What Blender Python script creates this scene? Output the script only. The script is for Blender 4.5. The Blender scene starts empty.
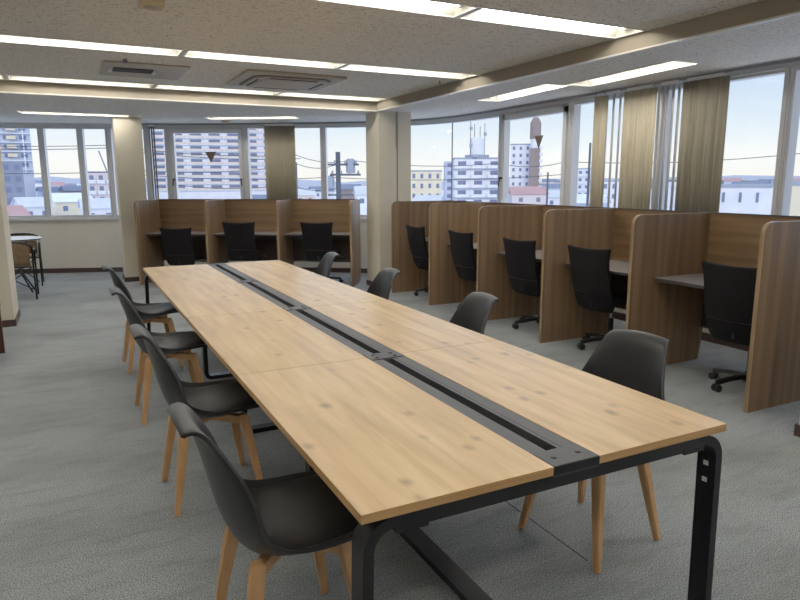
import bpy, bmesh, math, random
from mathutils import Vector, Matrix
random.seed(7)
PI = math.pi
scene = bpy.context.scene
COL = scene.collection
R = math.radians

# ------------------------------------------------------------------ materials
def s2l(c):
    return tuple(((v/255)/12.92 if v/255 <= 0.04045 else ((v/255+0.055)/1.055)**2.4) for v in c)

def mat(name, rgb, rough=0.6, metal=0.0, spec=0.5):
    m = bpy.data.materials.new(name); m.use_nodes = True
    b = m.node_tree.nodes['Principled BSDF']
    b.inputs['Base Color'].default_value = (*s2l(rgb), 1)
    b.inputs['Roughness'].default_value = rough
    b.inputs['Metallic'].default_value = metal
    b.inputs['Specular IOR Level'].default_value = spec
    return m

class NT:
    def __init__(s, m):
        s.m = m; s.t = m.node_tree; s.b = s.t.nodes['Principled BSDF']
    def n(s, typ, **kw):
        o = s.t.nodes.new(typ)
        for k, v in kw.items():
            if k.startswith('i_'):
                o.inputs[k[2:].replace('_', ' ')].default_value = v
            else: setattr(o, k, v)
        return o
    def l(s, a, b): s.t.links.new(a, b)
    def coords(s, kind='Object', scale=(1, 1, 1), rot=(0, 0, 0)):
        tc = s.n('ShaderNodeTexCoord'); mp = s.n('ShaderNodeMapping')
        mp.inputs['Scale'].default_value = scale; mp.inputs['Rotation'].default_value = rot
        s.l(tc.outputs[kind], mp.inputs['Vector']); return mp.outputs['Vector']
    def noise(s, vec, scale, detail=4, rough=0.55):
        n = s.n('ShaderNodeTexNoise'); n.inputs['Scale'].default_value = scale
        n.inputs['Detail'].default_value = detail; n.inputs['Roughness'].default_value = rough
        s.l(vec, n.inputs['Vector']); return n.outputs['Fac']
    def ramp(s, fac, stops):
        r = s.n('ShaderNodeValToRGB'); e = r.color_ramp.elements
        while len(e) < len(stops): e.new(0.5)
        for el, (p, c) in zip(e, stops):
            el.position = p; el.color = (*s2l(c), 1) if len(c) == 3 else c
        s.l(fac, r.inputs['Fac']); return r.outputs['Color']
    def mix(s, fac, a, b, typ='MIX'):
        x = s.n('ShaderNodeMix', data_type='RGBA', blend_type=typ)
        if isinstance(fac, (int, float)): x.inputs[0].default_value = fac
        else: s.l(fac, x.inputs[0])
        for i, v in ((6, a), (7, b)):
            if isinstance(v, tuple): x.inputs[i].default_value = (*s2l(v), 1)
            else: s.l(v, x.inputs[i])
        return x.outputs[2]
    def math(s, op, a, b=0.0):
        x = s.n('ShaderNodeMath', operation=op)
        for i, v in ((0, a), (1, b)):
            if isinstance(v, (int, float)): x.inputs[i].default_value = v
            else: s.l(v, x.inputs[i])
        return x.outputs[0]
    def bump(s, h, strength=0.2, dist=0.01):
        b = s.n('ShaderNodeBump'); b.inputs['Strength'].default_value = strength
        b.inputs['Distance'].default_value = dist
        s.l(h, b.inputs['Height']); s.l(b.outputs['Normal'], s.b.inputs['Normal'])

def wood(name, dark, mid, light, scale, rough=0.5, knots=False, spec=0.4):
    m = mat(name, mid, rough, spec=spec); g = NT(m)
    v = g.coords('Object', scale)
    n1 = g.noise(v, 1.0, 6, 0.6)
    c = g.ramp(n1, [(0.28, dark), (0.5, mid), (0.72, light)])
    v2 = g.coords('Object', tuple(k*0.25 for k in scale))
    n2 = g.noise(v2, 1.3, 3, 0.5)
    c = g.mix(g.math('MULTIPLY', n2, 0.45), c, light)
    v3 = g.coords('Object', tuple(k*4 for k in scale))
    n3 = g.noise(v3, 1.0, 2)
    f3 = g.math('MULTIPLY', g.math('SUBTRACT', n3, 0.5), 0.7)
    c = g.mix(g.math('MAXIMUM', f3, 0.0), c, dark)
    if knots:
        vk = g.coords('Object', (6.4, 4.4, 1))
        wob = g.noise(vk, 2.0, 3)
        vor = g.n('ShaderNodeTexVoronoi'); vor.inputs['Scale'].default_value = 1.25
        g.l(vk, vor.inputs['Vector'])
        d = g.math('ADD', vor.outputs['Distance'], g.math('MULTIPLY', g.math('SUBTRACT', wob, 0.5), 0.22))
        k = g.n('ShaderNodeMapRange'); k.inputs['From Min'].default_value = 0.03
        k.inputs['From Max'].default_value = 0.20; k.inputs['To Min'].default_value = 0.85; k.inputs['To Max'].default_value = 0.0
        g.l(d, k.inputs['Value'])
        c = g.mix(k.outputs['Result'], c, (132, 108, 78))
        # board joints along the length
        br = g.n('ShaderNodeTexBrick'); br.inputs['Scale'].default_value = 1.0
        br.inputs['Mortar Size'].default_value = 0.0012; br.inputs['Brick Width'].default_value = 3.3
        br.inputs['Row Height'].default_value = 0.091
        br.inputs['Color1'].default_value = (0.38, 0.38, 0.38, 1); br.inputs['Color2'].default_value = (0.60, 0.60, 0.60, 1)
        br.inputs['Mortar'].default_value = (0.35, 0.35, 0.35, 1)
        g.l(g.coords('Object', (1, 1, 1), (0, 0, PI/2)), br.inputs['Vector'])
        c = g.mix(0.42, c, br.outputs['Color'], 'OVERLAY')
    g.l(c, g.b.inputs['Base Color'])
    g.bump(n1, 0.05, 0.002)
    return m

M = {}
M['table_wood'] = wood('light_oak_laminate', (164, 130, 84), (198, 164, 112), (222, 192, 144), (18, 1.8, 18), 0.36, knots=True, spec=0.45)
M['table_edge'] = wood('light_oak_edge', (150, 108, 62), (178, 136, 84), (196, 154, 100), (2.0, 2.0, 60), 0.5)
M['leg_wood'] = wood('beech_leg', (176, 128, 78), (200, 150, 98), (216, 170, 118), (30, 30, 2.2), 0.45)
M['carrel_side'] = wood('walnut_laminate_vertical', (70, 53, 38), (112, 87, 63), (142, 115, 86), (17, 17, 0.5), 0.5)
M['carrel_back'] = wood('walnut_laminate_horizontal', (72, 53, 35), (114, 87, 59), (140, 110, 76), (0.9, 0.9, 19), 0.5)
M['edge_band'] = wood('walnut_edge_band', (112, 88, 62), (140, 113, 82), (156, 130, 98), (20, 20, 1.5), 0.45)
M['dark_wood'] = wood('mahogany_dark', (52, 26, 18), (70, 38, 26), (88, 50, 34), (12, 12, 1.5), 0.4)

M['desk_grey'] = mat('grey_desk_laminate', (128, 123, 122), 0.45)
M['modesty'] = mat('dark_modesty_panel', (50, 38, 32), 0.6)
M['desk_edge'] = mat('dark_desk_edge', (60, 56, 54), 0.5)
M['black_metal'] = mat('black_powder_coat', (13, 13, 15), 0.42, 0.0, 0.35)
M['channel'] = mat('charcoal_channel', (52, 53, 56), 0.5)
M['slot'] = mat('slot_black', (2, 2, 2), 1.0, spec=0.0)
M['shell'] = mat('dark_grey_plastic_shell', (25, 25, 27), 0.40, 0, 0.4)
M['pad'] = mat('black_leather_pad', (15, 14, 15), 0.42, 0, 0.35)
M['black_plastic'] = mat('black_plastic', (11, 11, 12), 0.45)
M['rubber'] = mat('caster_rubber', (20, 20, 21), 0.6)
M['chrome'] = mat('chrome', (190, 192, 195), 0.25, 0.9)
M['alu'] = mat('aluminium_frame', (202, 203, 206), 0.45, 0.0)
M['alu_light'] = mat('pale_aluminium', (216, 217, 220), 0.45, 0.0)
M['alu_dark'] = mat('dark_aluminium', (120, 120, 126), 0.5, 0.0)
M['base_brown'] = mat('baseboard_brown', (62, 44, 38), 0.5)
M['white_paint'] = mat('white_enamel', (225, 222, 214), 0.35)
M['reflector'] = mat('light_reflector', (206, 202, 190), 0.3)
M['beige_plastic'] = mat('beige_plastic', (196, 178, 138), 0.5)
M['grille_beige'] = mat('grille_beige', (172, 162, 146), 0.55)
M['dark_void'] = mat('dark_opening', (46, 36, 32), 0.8)
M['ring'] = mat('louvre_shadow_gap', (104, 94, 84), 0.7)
M['white_top'] = mat('white_table_top', (232, 234, 236), 0.3)
M['sticker'] = mat('dull_triangle_sticker', (110, 92, 78), 0.7)
M['cable'] = mat('dark_seam', (120, 114, 102), 0.7)

def fabric(name, rgb, sc=400, rough=0.9):
    m = mat(name, rgb, rough, spec=0.25); g = NT(m)
    v = g.coords('Object'); n = g.noise(v, sc, 2)
    d = tuple(int(c*0.72) for c in rgb); l = tuple(min(255, int(c*1.25)) for c in rgb)
    g.l(g.ramp(n, [(0.3, d), (0.7, l)]), g.b.inputs['Base Color']); g.bump(n, 0.25, 0.002)
    return m
M['mesh_fabric'] = fabric('black_mesh_fabric', (14, 12, 15), 500)

def paint(name, rgb, amt=0.05):
    m = mat(name, rgb, 0.75, spec=0.25); g = NT(m)
    v = g.coords('Object'); n = g.noise(v, 1.1, 5); n2 = g.noise(v, 180, 2)
    d = tuple(int(c*(1-amt)) for c in rgb)
    g.l(g.ramp(n, [(0.3, d), (0.7, rgb)]), g.b.inputs['Base Color']); g.bump(n2, 0.08, 0.002)
    return m
M['wall'] = paint('cream_wall_paint', (232, 226, 213))
M['pillar'] = paint('cream_pillar_paper', (220, 211, 190))
M['beam'] = paint('beige_beam_paint', (150, 140, 124))

def weave():
    m = mat('woven_rattan', (120, 96, 62), 0.6); g = NT(m)
    v = g.coords('Object', (60, 60, 60))
    w = g.n('ShaderNodeTexChecker'); w.inputs['Scale'].default_value = 1.2
    g.l(v, w.inputs['Vector'])
    n = g.noise(v, 0.8, 3)
    c = g.ramp(n, [(0.3, (92, 72, 46)), (0.7, (140, 112, 74))])
    g.l(g.mix(g.math('MULTIPLY', w.outputs['Fac'], 0.35), c, (62, 46, 30)), g.b.inputs['Base Color'])
    return m
M['rattan'] = weave()

def carpet():
    m = mat('grey_loop_carpet', (140, 145, 148), 0.95, spec=0.12); g = NT(m)
    v = g.coords('Object')
    fine = g.noise(v, 190, 3, 0.8)
    c = g.ramp(fine, [(0.36, (74, 80, 83)), (0.5, (142, 148, 151)), (0.64, (206, 211, 213))])
    mid = g.noise(g.coords('Object', (1, 4.5, 1)), 3.0, 5, 0.65)
    c = g.mix(g.math('MULTIPLY', g.math('GREATER_THAN', mid, 0.56), 0.16), c, (84, 88, 88))
    big = g.noise(g.coords('Object', (1, 1.8, 1)), 0.9, 4, 0.55)
    f = g.n('ShaderNodeMapRange'); f.inputs['From Min'].default_value = 0.45; f.inputs['From Max'].default_value = 0.72
    f.inputs['To Max'].default_value = 0.5
    g.l(big, f.inputs['Value'])
    c = g.mix(f.outputs['Result'], c, (92, 93, 88))
    # carpet tiles, each with its pile turned
    br = g.n('ShaderNodeTexBrick'); br.inputs['Scale'].default_value = 1.0; br.offset = 0.0
    br.inputs['Mortar Size'].default_value = 0.0015; br.inputs['Brick Width'].default_value = 0.5
    br.inputs['Row Height'].default_value = 0.5
    br.inputs['Color1'].default_value = (0.45, 0.45, 0.45, 1); br.inputs['Color2'].default_value = (0.54, 0.54, 0.54, 1)
    br.inputs['Mortar'].default_value = (0.38, 0.38, 0.38, 1)
    mp = g.coords('Object'); g.l(mp, br.inputs['Vector'])
    c = g.mix(0.55, c, br.outputs['Color'], 'OVERLAY')
    # one lifted tile edge under the table
    sx = g.n('ShaderNodeSeparateXYZ'); g.l(mp, sx.inputs[0])
    dx = g.math('LESS_THAN', g.math('ABSOLUTE', g.math('SUBTRACT', sx.outputs[0], 1.16)), 0.0035)
    dy = g.math('LESS_THAN', g.math('ABSOLUTE', g.math('SUBTRACT', sx.outputs[1], 0.76)), 0.27)
    c = g.mix(g.math('MULTIPLY', g.math('MULTIPLY', dx, dy), 0.9), c, (38, 40, 42))
    g.l(c, g.b.inputs['Base Color'])
    g.bump(fine, 0.6, 0.006)
    return m
M['carpet'] = carpet()

def ceiling_mat():
    m = mat('fissured_ceiling_tile', (196, 187, 172), 0.9, spec=0.15); g = NT(m)
    v = g.coords('Object')
    n = g.noise(v, 70, 3, 0.8)
    n2 = g.noise(v, 24, 2, 0.5)
    s = g.math('ADD', n, g.math('MULTIPLY', n2, 0.25))
    c = g.ramp(s, [(0.47, (104, 94, 84)), (0.54, (224, 219, 210)), (0.8, (232, 228, 220))])
    br = g.n('ShaderNodeTexBrick'); br.inputs['Scale'].default_value = 1.0; br.offset = 0.5
    br.inputs['Mortar Size'].default_value = 0.0022; br.inputs['Brick Width'].default_value = 0.91
    br.inputs['Row Height'].default_value = 0.505
    br.inputs['Color1'].default_value = (0.5, 0.5, 0.5, 1); br.inputs['Color2'].default_value = (0.52, 0.52, 0.52, 1)
    br.inputs['Mortar'].default_value = (0.28, 0.28, 0.28, 1)
    mp = g.coords('Object', (1, 1, 1), (0, 0, PI/2)); g.l(mp, br.inputs['Vector'])
    c = g.mix(0.7, c, br.outputs['Color'], 'OVERLAY')
    g.l(c, g.b.inputs['Base Color']); g.bump(s, 0.3, 0.004)
    return m
M['ceiling'] = ceiling_mat()

def emit(name, rgb, st):
    m = mat(name, rgb, 0.5); b = m.node_tree.nodes['Principled BSDF']
    b.inputs['Emission Color'].default_value = (*s2l(rgb), 1); b.inputs['Emission Strength'].default_value = st
    return m
M['tube'] = emit('lit_fluorescent_tube', (255, 250, 242), 32.0)

def glass():
    m = bpy.data.materials.new('window_glass'); m.use_nodes = True; t = m.node_tree; t.nodes.clear()
    o = t.nodes.new('ShaderNodeOutputMaterial'); tr = t.nodes.new('ShaderNodeBsdfTransparent')
    gl = t.nodes.new('ShaderNodeBsdfGlossy'); mx = t.nodes.new('ShaderNodeMixShader')
    tr.inputs['Color'].default_value = (0.985, 0.995, 1.0, 1); gl.inputs['Roughness'].default_value = 0.02
    mx.inputs[0].default_value = 0.03
    t.links.new(tr.outputs[0], mx.inputs[1]); t.links.new(gl.outputs[0], mx.inputs[2])
    t.links.new(mx.outputs[0], o.inputs['Surface']); return m
M['glass'] = glass()

def blind(name, rgb, tl):
    m = mat(name, rgb, 0.85, spec=0.2); g = NT(m)
    v = g.coords('Object', (90, 90, 2)); n = g.noise(v, 1.0, 3)
    d = tuple(int(c*0.86) for c in rgb)
    c = g.ramp(n, [(0.3, d), (0.7, rgb)]); g.l(c, g.b.inputs['Base Color'])
    tr = g.n('ShaderNodeBsdfTranslucent'); g.l(c, tr.inputs['Color'])
    mx = g.n('ShaderNodeMixShader'); mx.inputs[0].default_value = tl
    out = g.t.nodes['Material Output']
    g.l(g.b.outputs[0], mx.inputs[1]); g.l(tr.outputs[0], mx.inputs[2]); g.l(mx.outputs[0], out.inputs['Surface'])
    return m
M['blind'] = blind('beige_blind_fabric', (212, 202, 174), 0.16)
M['blind_grey'] = blind('greige_blind_fabric', (152, 144, 126), 0.09)
M['blind_pale'] = blind('pale_blind_fabric', (214, 212, 208), 0.25)

# exterior, distance haze put into the pale bluish colours
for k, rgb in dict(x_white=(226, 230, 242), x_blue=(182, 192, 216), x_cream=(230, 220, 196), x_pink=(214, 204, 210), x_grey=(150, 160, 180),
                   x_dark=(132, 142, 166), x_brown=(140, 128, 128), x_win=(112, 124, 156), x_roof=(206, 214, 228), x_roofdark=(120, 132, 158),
                   x_red=(186, 150, 154), x_green=(112, 124, 120), x_pole=(84, 90, 104), x_snow=(232, 240, 252), x_tan=(220, 206, 200)).items():  # palest entry is a bluish white for roofs, slabs and strips
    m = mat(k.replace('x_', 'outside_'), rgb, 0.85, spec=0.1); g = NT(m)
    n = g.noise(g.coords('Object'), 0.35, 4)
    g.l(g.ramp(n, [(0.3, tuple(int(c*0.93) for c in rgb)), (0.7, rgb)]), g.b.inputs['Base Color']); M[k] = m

# ------------------------------------------------------------------ mesh helpers
class MB:
    def __init__(s): s.bm = bmesh.new()
    def box(s, x0, x1, y0, y1, z0, z1, mtx=None, bev=0.0):
        vs = [Vector((x, y, z)) for z in (z0, z1) for y in (y0, y1) for x in (x0, x1)]
        if mtx: vs = [mtx @ v for v in vs]
        v = [s.bm.verts.new(p) for p in vs]
        fs = [s.bm.faces.new([v[i] for i in f]) for f in ((0, 2, 3, 1), (4, 5, 7, 6), (0, 1, 5, 4), (2, 6, 7, 3), (0, 4, 6, 2), (1, 3, 7, 5))]
        if bev:
            es = list({e for f in fs for e in f.edges})
            bmesh.ops.bevel(s.bm, geom=es, offset=bev, segments=3, affect='EDGES', profile=0.5)
        return s
    def prism(s, pts, axis_vec, flip=False):
        """pts: list of 3D points of a planar loop, extruded by axis_vec"""
        a = [s.bm.verts.new(p) for p in pts]; b = [s.bm.verts.new(Vector(p)+Vector(axis_vec)) for p in pts]
        n = len(a)
        s.bm.faces.new(a[::-1]); s.bm.faces.new(b)
        for i in range(n): s.bm.faces.new((a[i], a[(i+1) % n], b[(i+1) % n], b[i]))
        return s
    def sweep(s, pts, prof, up=None, closed=False):
        """prof: list of (side, up) offsets, swept along pts"""
        pts = [Vector(p) for p in pts]; n = len(pts); rings = []
        for i, p in enumerate(pts):
            if closed: t = (pts[(i+1) % n]-pts[i-1])
            else: t = pts[min(i+1, n-1)]-pts[max(i-1, 0)]
            t.normalize()
            u = Vector(up) if up else (Vector((0, 0, 1)) if abs(t.z) < 0.9 else Vector((0, 1, 0)))
            sd = t.cross(u).normalized(); uu = sd.cross(t).normalized()
            k = 1.0
            if 0 < i < n-1 or closed:
                a = (pts[i]-pts[i-1]).normalized(); b = (pts[(i+1) % n]-pts[i]).normalized()
                k = 1/max(0.5, math.cos(a.angle(b, 0)/2))
            rings.append([s.bm.verts.new(p+sd*a_*k+uu*b_*(k if False else 1)) for a_, b_ in prof])
        m = len(prof); rng = range(n if closed else n-1)
        for i in rng:
            A, B = rings[i], rings[(i+1) % n]
            for j in range(m): s.bm.faces.new((A[j], A[(j+1) % m], B[(j+1) % m], B[j]))
        if not closed: s.bm.faces.new(rings[0][::-1]); s.bm.faces.new(rings[-1])
        return s
    def tube(s, pts, r, seg=8, r2=None, closed=False, up=None):
        if r2 is None:
            return s.sweep(pts, [(r*math.cos(2*PI*i/seg), r*math.sin(2*PI*i/seg)) for i in range(seg)], up, closed)
        a, b = Vector(pts[0]), Vector(pts[-1]); t = (b-a).normalized()
        u = Vector((1, 0, 0)) if abs(t.x) < 0.9 else Vector((0, 1, 0))
        sd = t.cross(u).normalized(); uu = sd.cross(t)
        A = [s.bm.verts.new(a+(sd*math.cos(2*PI*i/seg)+uu*math.sin(2*PI*i/seg))*r) for i in range(seg)]
        B = [s.bm.verts.new(b+(sd*math.cos(2*PI*i/seg)+uu*math.sin(2*PI*i/seg))*r2) for i in range(seg)]
        for i in range(seg): s.bm.faces.new((A[i], A[(i+1) % seg], B[(i+1) % seg], B[i]))
        s.bm.faces.new(A[::-1]); s.bm.faces.new(B); return s
    def lathe(s, prof, c=(0, 0, 0), seg=24):
        rings = []
        for r, z in prof:
            rings.append([s.bm.verts.new((c[0]+r*math.cos(2*PI*i/seg), c[1]+r*math.sin(2*PI*i/seg), c[2]+z)) for i in range(seg)])
        for A, B in zip(rings, rings[1:]):
            for j in range(seg): s.bm.faces.new((A[j], A[(j+1) % seg], B[(j+1) % seg], B[j]))
        s.bm.faces.new(rings[0][::-1]); s.bm.faces.new(rings[-1]); return s
    def grid(s, rows):
        g = [[s.bm.verts.new(p) for p in r] for r in rows]
        for a, b in zip(g, g[1:]):
            for j in range(len(a)-1): s.bm.faces.new((a[j], a[j+1], b[j+1], b[j]))
        return s
    def build(s, name, m, parent=None, smooth=False, loc=None, rz=0.0):
        bmesh.ops.recalc_face_normals(s.bm, faces=s.bm.faces[:])
        me = bpy.data.meshes.new(name); s.bm.to_mesh(me); s.bm.free()
        me.materials.append(m)
        if smooth:
            for p in me.polygons: p.use_smooth = True
        o = bpy.data.objects.new(name, me); COL.objects.link(o)
        if parent: o.parent = parent
        if loc: o.location = loc
        o.rotation_euler.z = rz
        return o

def auto_smooth(o, ang=40):
    me = o.data
    for p in me.polygons: p.use_smooth = True
    me.set_sharp_from_angle(angle=R(ang))
    return o

def thing(name, label, cat, loc=(0, 0, 0), rz=0.0, group=None):
    o = bpy.data.objects.new(name, None); COL.objects.link(o); o.empty_display_size = 0.1
    o.location = loc; o.rotation_euler.z = rz
    o['label'] = label; o['category'] = cat
    if group: o['group'] = group
    return o
def tag(o, label, cat, group=None):
    o['label'] = label; o['category'] = cat
    if group: o['group'] = group
    return o
def structure(o): o['kind'] = 'structure'; return o
def dup(root, loc, rz, label, group=None):
    r = root.copy(); COL.objects.link(r); r.location = loc; r.rotation_euler.z = rz; r['label'] = label
    if group: r['group'] = group
    for ch in list(root.children):
        c = ch.copy(); COL.objects.link(c); c.parent = r
        for g in list(ch.children):
            d = g.copy(); COL.objects.link(d); d.parent = c
    return r

# ------------------------------------------------------------------ window wall curve (plan)
W = [(-6, 11.62), (-4.6, 11.5), (-3.5, 11.33), (-2.4, 11.14), (-1.4, 10.9), (-.47, 10.6), (.2, 10.35), (1.2, 9.9), (1.9, 9.5), (2.6, 9.07), (3.2, 8.67),
     (3.66, 8.33), (4.1, 7.9), (4.4, 7.4), (4.57, 6.8), (4.62, 6.1), (4.62, 5.4), (4.62, 2.0), (4.62, -1.0), (4.62, -4)]
W = [Vector((x, y, 0)) for x, y in W]
def cr(p0, p1, p2, p3, t):
    return 0.5*((2*p1)+(-p0+p2)*t+(2*p0-5*p1+4*p2-p3)*t*t+(-p0+3*p1-3*p2+p3)*t**3)
PATH = []
for i in range(len(W)-1):
    p0 = W[max(i-1, 0)]; p3 = W[min(i+2, len(W)-1)]
    if i >= 15: p0 = W[i]-(W[i+1]-W[i]); p3 = W[i+1]+(W[i+1]-W[i])
    for k in range(8 if i < 15 else 2):
        PATH.append(cr(p0, W[i], W[i+1], p3, k/(8 if i < 15 else 2)))
PATH.append(W[-1])
CUM = [0.0]
for a, b in zip(PATH, PATH[1:]): CUM.append(CUM[-1]+(b-a).length)
def P(s):
    s = max(0, min(CUM[-1], s))
    for i in range(len(PATH)-1):
        if CUM[i+1] >= s-1e-9:
            t = (s-CUM[i])/(CUM[i+1]-CUM[i]); d = (PATH[i+1]-PATH[i]).normalized()
            return PATH[i].lerp(PATH[i+1], t), d
def S(x, y):
    best = (1e9, 0); q = Vector((x, y, 0))
    for i in range(len(PATH)-1):
        d = PATH[i+1]-PATH[i]; t = max(0, min(1, (q-PATH[i]).dot(d)/d.length_squared))
        e = (q-(PATH[i]+d*t)).length
        if e < best[0]: best = (e, CUM[i]+t*d.length)
    return best[1]
def span(s0, s1):
    ss = [s0]+[c for c in CUM if s0+0.02 < c < s1-0.02]+[s1]
    return ss
def pathpts(s0, s1, inward, z):
    out = []
    for s in span(s0, s1):
        p, d = P(s); n = Vector((d.y, -d.x, 0))   # inward = to the right of travel
        out.append(p+n*inward+Vector((0, 0, z)))
    return out
def strip(mb, s0, s1, in0, in1, z0, z1):
    """ribbon following the wall between inward offsets in0..in1"""
    a = pathpts(s0, s1, in0, 0); b = pathpts(s0, s1, in1, 0)
    rings = []
    for p, q in zip(a, b):
        rings.append([mb.bm.verts.new((p.x, p.y, z0)), mb.bm.verts.new((q.x, q.y, z0)), mb.bm.verts.new((q.x, q.y, z1)), mb.bm.verts.new((p.x, p.y, z1))])
    for A, B in zip(rings, rings[1:]):
        for j in range(4): mb.bm.faces.new((A[j], A[(j+1) % 4], B[(j+1) % 4], B[j]))
    mb.bm.faces.new(rings[0][::-1]); mb.bm.faces.new(rings[-1])
    return mb
SE = CUM[-1]
ZC, ZS = 2.49, 2.38        # main ceiling, perimeter soffit
BX, BY = 3.2, 6.8          # ceiling step lines

# ------------------------------------------------------------------ room shell
def fill(name, loops, z, m, kind='structure'):
    bm = bmesh.new(); edges = []
    for lp in loops:
        vs = [bm.verts.new((p[0], p[1], z)) for p in lp]
        edges += [bm.edges.new((vs[i], vs[(i+1) % len(vs)])) for i in range(len(vs))]
    bmesh.ops.triangle_fill(bm, use_beauty=True, use_dissolve=False, edges=edges)
    me = bpy.data.meshes.new(name); bm.to_mesh(me); bm.free(); me.materials.append(m)
    o = bpy.data.objects.new(name, me); COL.objects.link(o); o['kind'] = kind
    return o
outer = pathpts(0, SE, -0.04, 0)
floor_pts = [(p.x, p.y) for p in outer]+[(-6, -4)]
f = fill('floor', [floor_pts], 0.0, M['carpet'])

# ceiling fixtures (centre x, centre y, rotation) : main grid and perimeter
LIT = []
for y in (2.40, 4.50, 6.53):
    for x in (2.48, 1.095, -0.295, -1.685): LIT.append((x, y, 0.0, ZC))
for y in (0.3, -1.8):  # unseen rows behind the camera, added for more light
    for x in (2.48, 1.095, -0.295, -1.685): LIT.append((x, y, 0.0, ZC))
FL, FW = 1.345, 0.27
PER = [(-1.95, 9.02, R(-4), ZS), (-3.6, 9.15, R(-4), ZS), (3.855, 4.60, R(-94.5), ZS), (3.965, 3.20, R(-94.5), ZS), (-0.35, 8.92, R(-3), ZS), (1.94, 8.42, R(-31.8), ZS)]  # leading pair is out of view, added to brighten the rear left
def rect(x, y, rz, l, w):
    c, s = math.cos(rz), math.sin(rz)
    return [(x+a*c-b*s, y+a*s+b*c) for a, b in ((-l/2, -w/2), (l/2, -w/2), (l/2, w/2), (-l/2, w/2))]
fill('ceiling', [[(-6, -4), (BX, -4), (BX, BY), (-6, BY)]]+[rect(x, y, r, FL, FW) for x, y, r, z in LIT], ZC, M['ceiling'])
sof = [(p.x, p.y) for p in pathpts(0, SE, -0.03, 0)]+[(BX, -4), (BX, BY), (-6, BY)]
fill('ceiling', [sof]+[rect(x, y, r, FL, FW) for x, y, r, z in PER], ZS, M['ceiling'])
structure(MB().box(BX-0.012, BX, -4, BY, ZS-0.004, ZC+0.02).build('trim_1', M['beam']))
structure(MB().box(-6, BX-0.012, BY-0.012, BY, ZS-0.004, ZC+0.02).build('trim_2', M['beam']))
structure(MB().box(BX-0.03, BX+0.012, -4, BY+0.0, ZS-0.014, ZS-0.002).build('trim_3', M['white_paint']))  # white strip paints the light caught by the beam's lower edge
structure(MB().box(-6, BX-0.03, BY-0.03, BY+0.012, ZS-0.014, ZS-0.002).build('trim_4', M['white_paint']))  # same painted lit edge along the rear beam

# walls
mb = MB(); strip(mb, 0, SE, -0.22, 0.0, 0, 0.86); structure(auto_smooth(mb.build('wall_window_side', M['wall'])))
mb = MB(); strip(mb, 0, SE, -0.22, -0.005, 2.335, 2.75); structure(auto_smooth(mb.build('wall_above_windows', M['alu_dark'])))
mb = MB(); strip(mb, 0, SE, -0.005, 0.035, 2.325, ZS); structure(auto_smooth(mb.build('trim_5', M['alu'])))
mb = MB(); strip(mb, 0, SE, -0.10, 0.06, 0.86, 0.895); structure(auto_smooth(mb.build('trim_6', M['alu_light'])))
mb = MB(); strip(mb, 0, SE, 0.0, 0.012, 0, 0.075); structure(auto_smooth(mb.build('baseboard_window_side', M['base_brown'])))
structure(MB().box(-6.15, -6, -4.15, 11.7, 0, 2.6).build('wall_left', M['wall']))
structure(MB().box(-6, 4.9, -4.15, -4, 0, 2.6).build('wall_back', M['wall']))
structure(MB().box(-6, -5.988, -4, 11.5, 0, 0.075).build('baseboard_left', M['base_brown']))

def pillar(name, x0, x1, y0, y1, z1, seam=False):
    o = structure(MB().box(x0, x1, y0, y1, 0, z1, bev=0.008).build(name, M['pillar']))
    b = structure(MB().box(x0-0.012, x1+0.012, y0-0.012, y1+0.012, 0, 0.07).build('baseboard_'+name.replace('wall_', ''), M['base_brown']))
    return o
pillar('wall_pillar_centre', 3.215, 3.705, 6.80, 7.22, ZS)
pillar('wall_pillar_rear', 0.125, 0.50, 9.10, 9.56, ZS)
pillar('wall_pillar_left', -1.75, -1.13, 6.38, 7.0, ZC)
pillar('wall_pillar_right', 3.125, 3.7, 0.30, 0.90, ZC)
structure(MB().box(3.485, 3.497, 6.792, 6.80, 0.9, ZS).build('trim_7', M['cable']))
structure(MB().tube([(3.47, 6.79, 2.37), (3.47, 6.79, 1.9)], 0.004, 6).build('trim_8', M['cable']))

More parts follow.
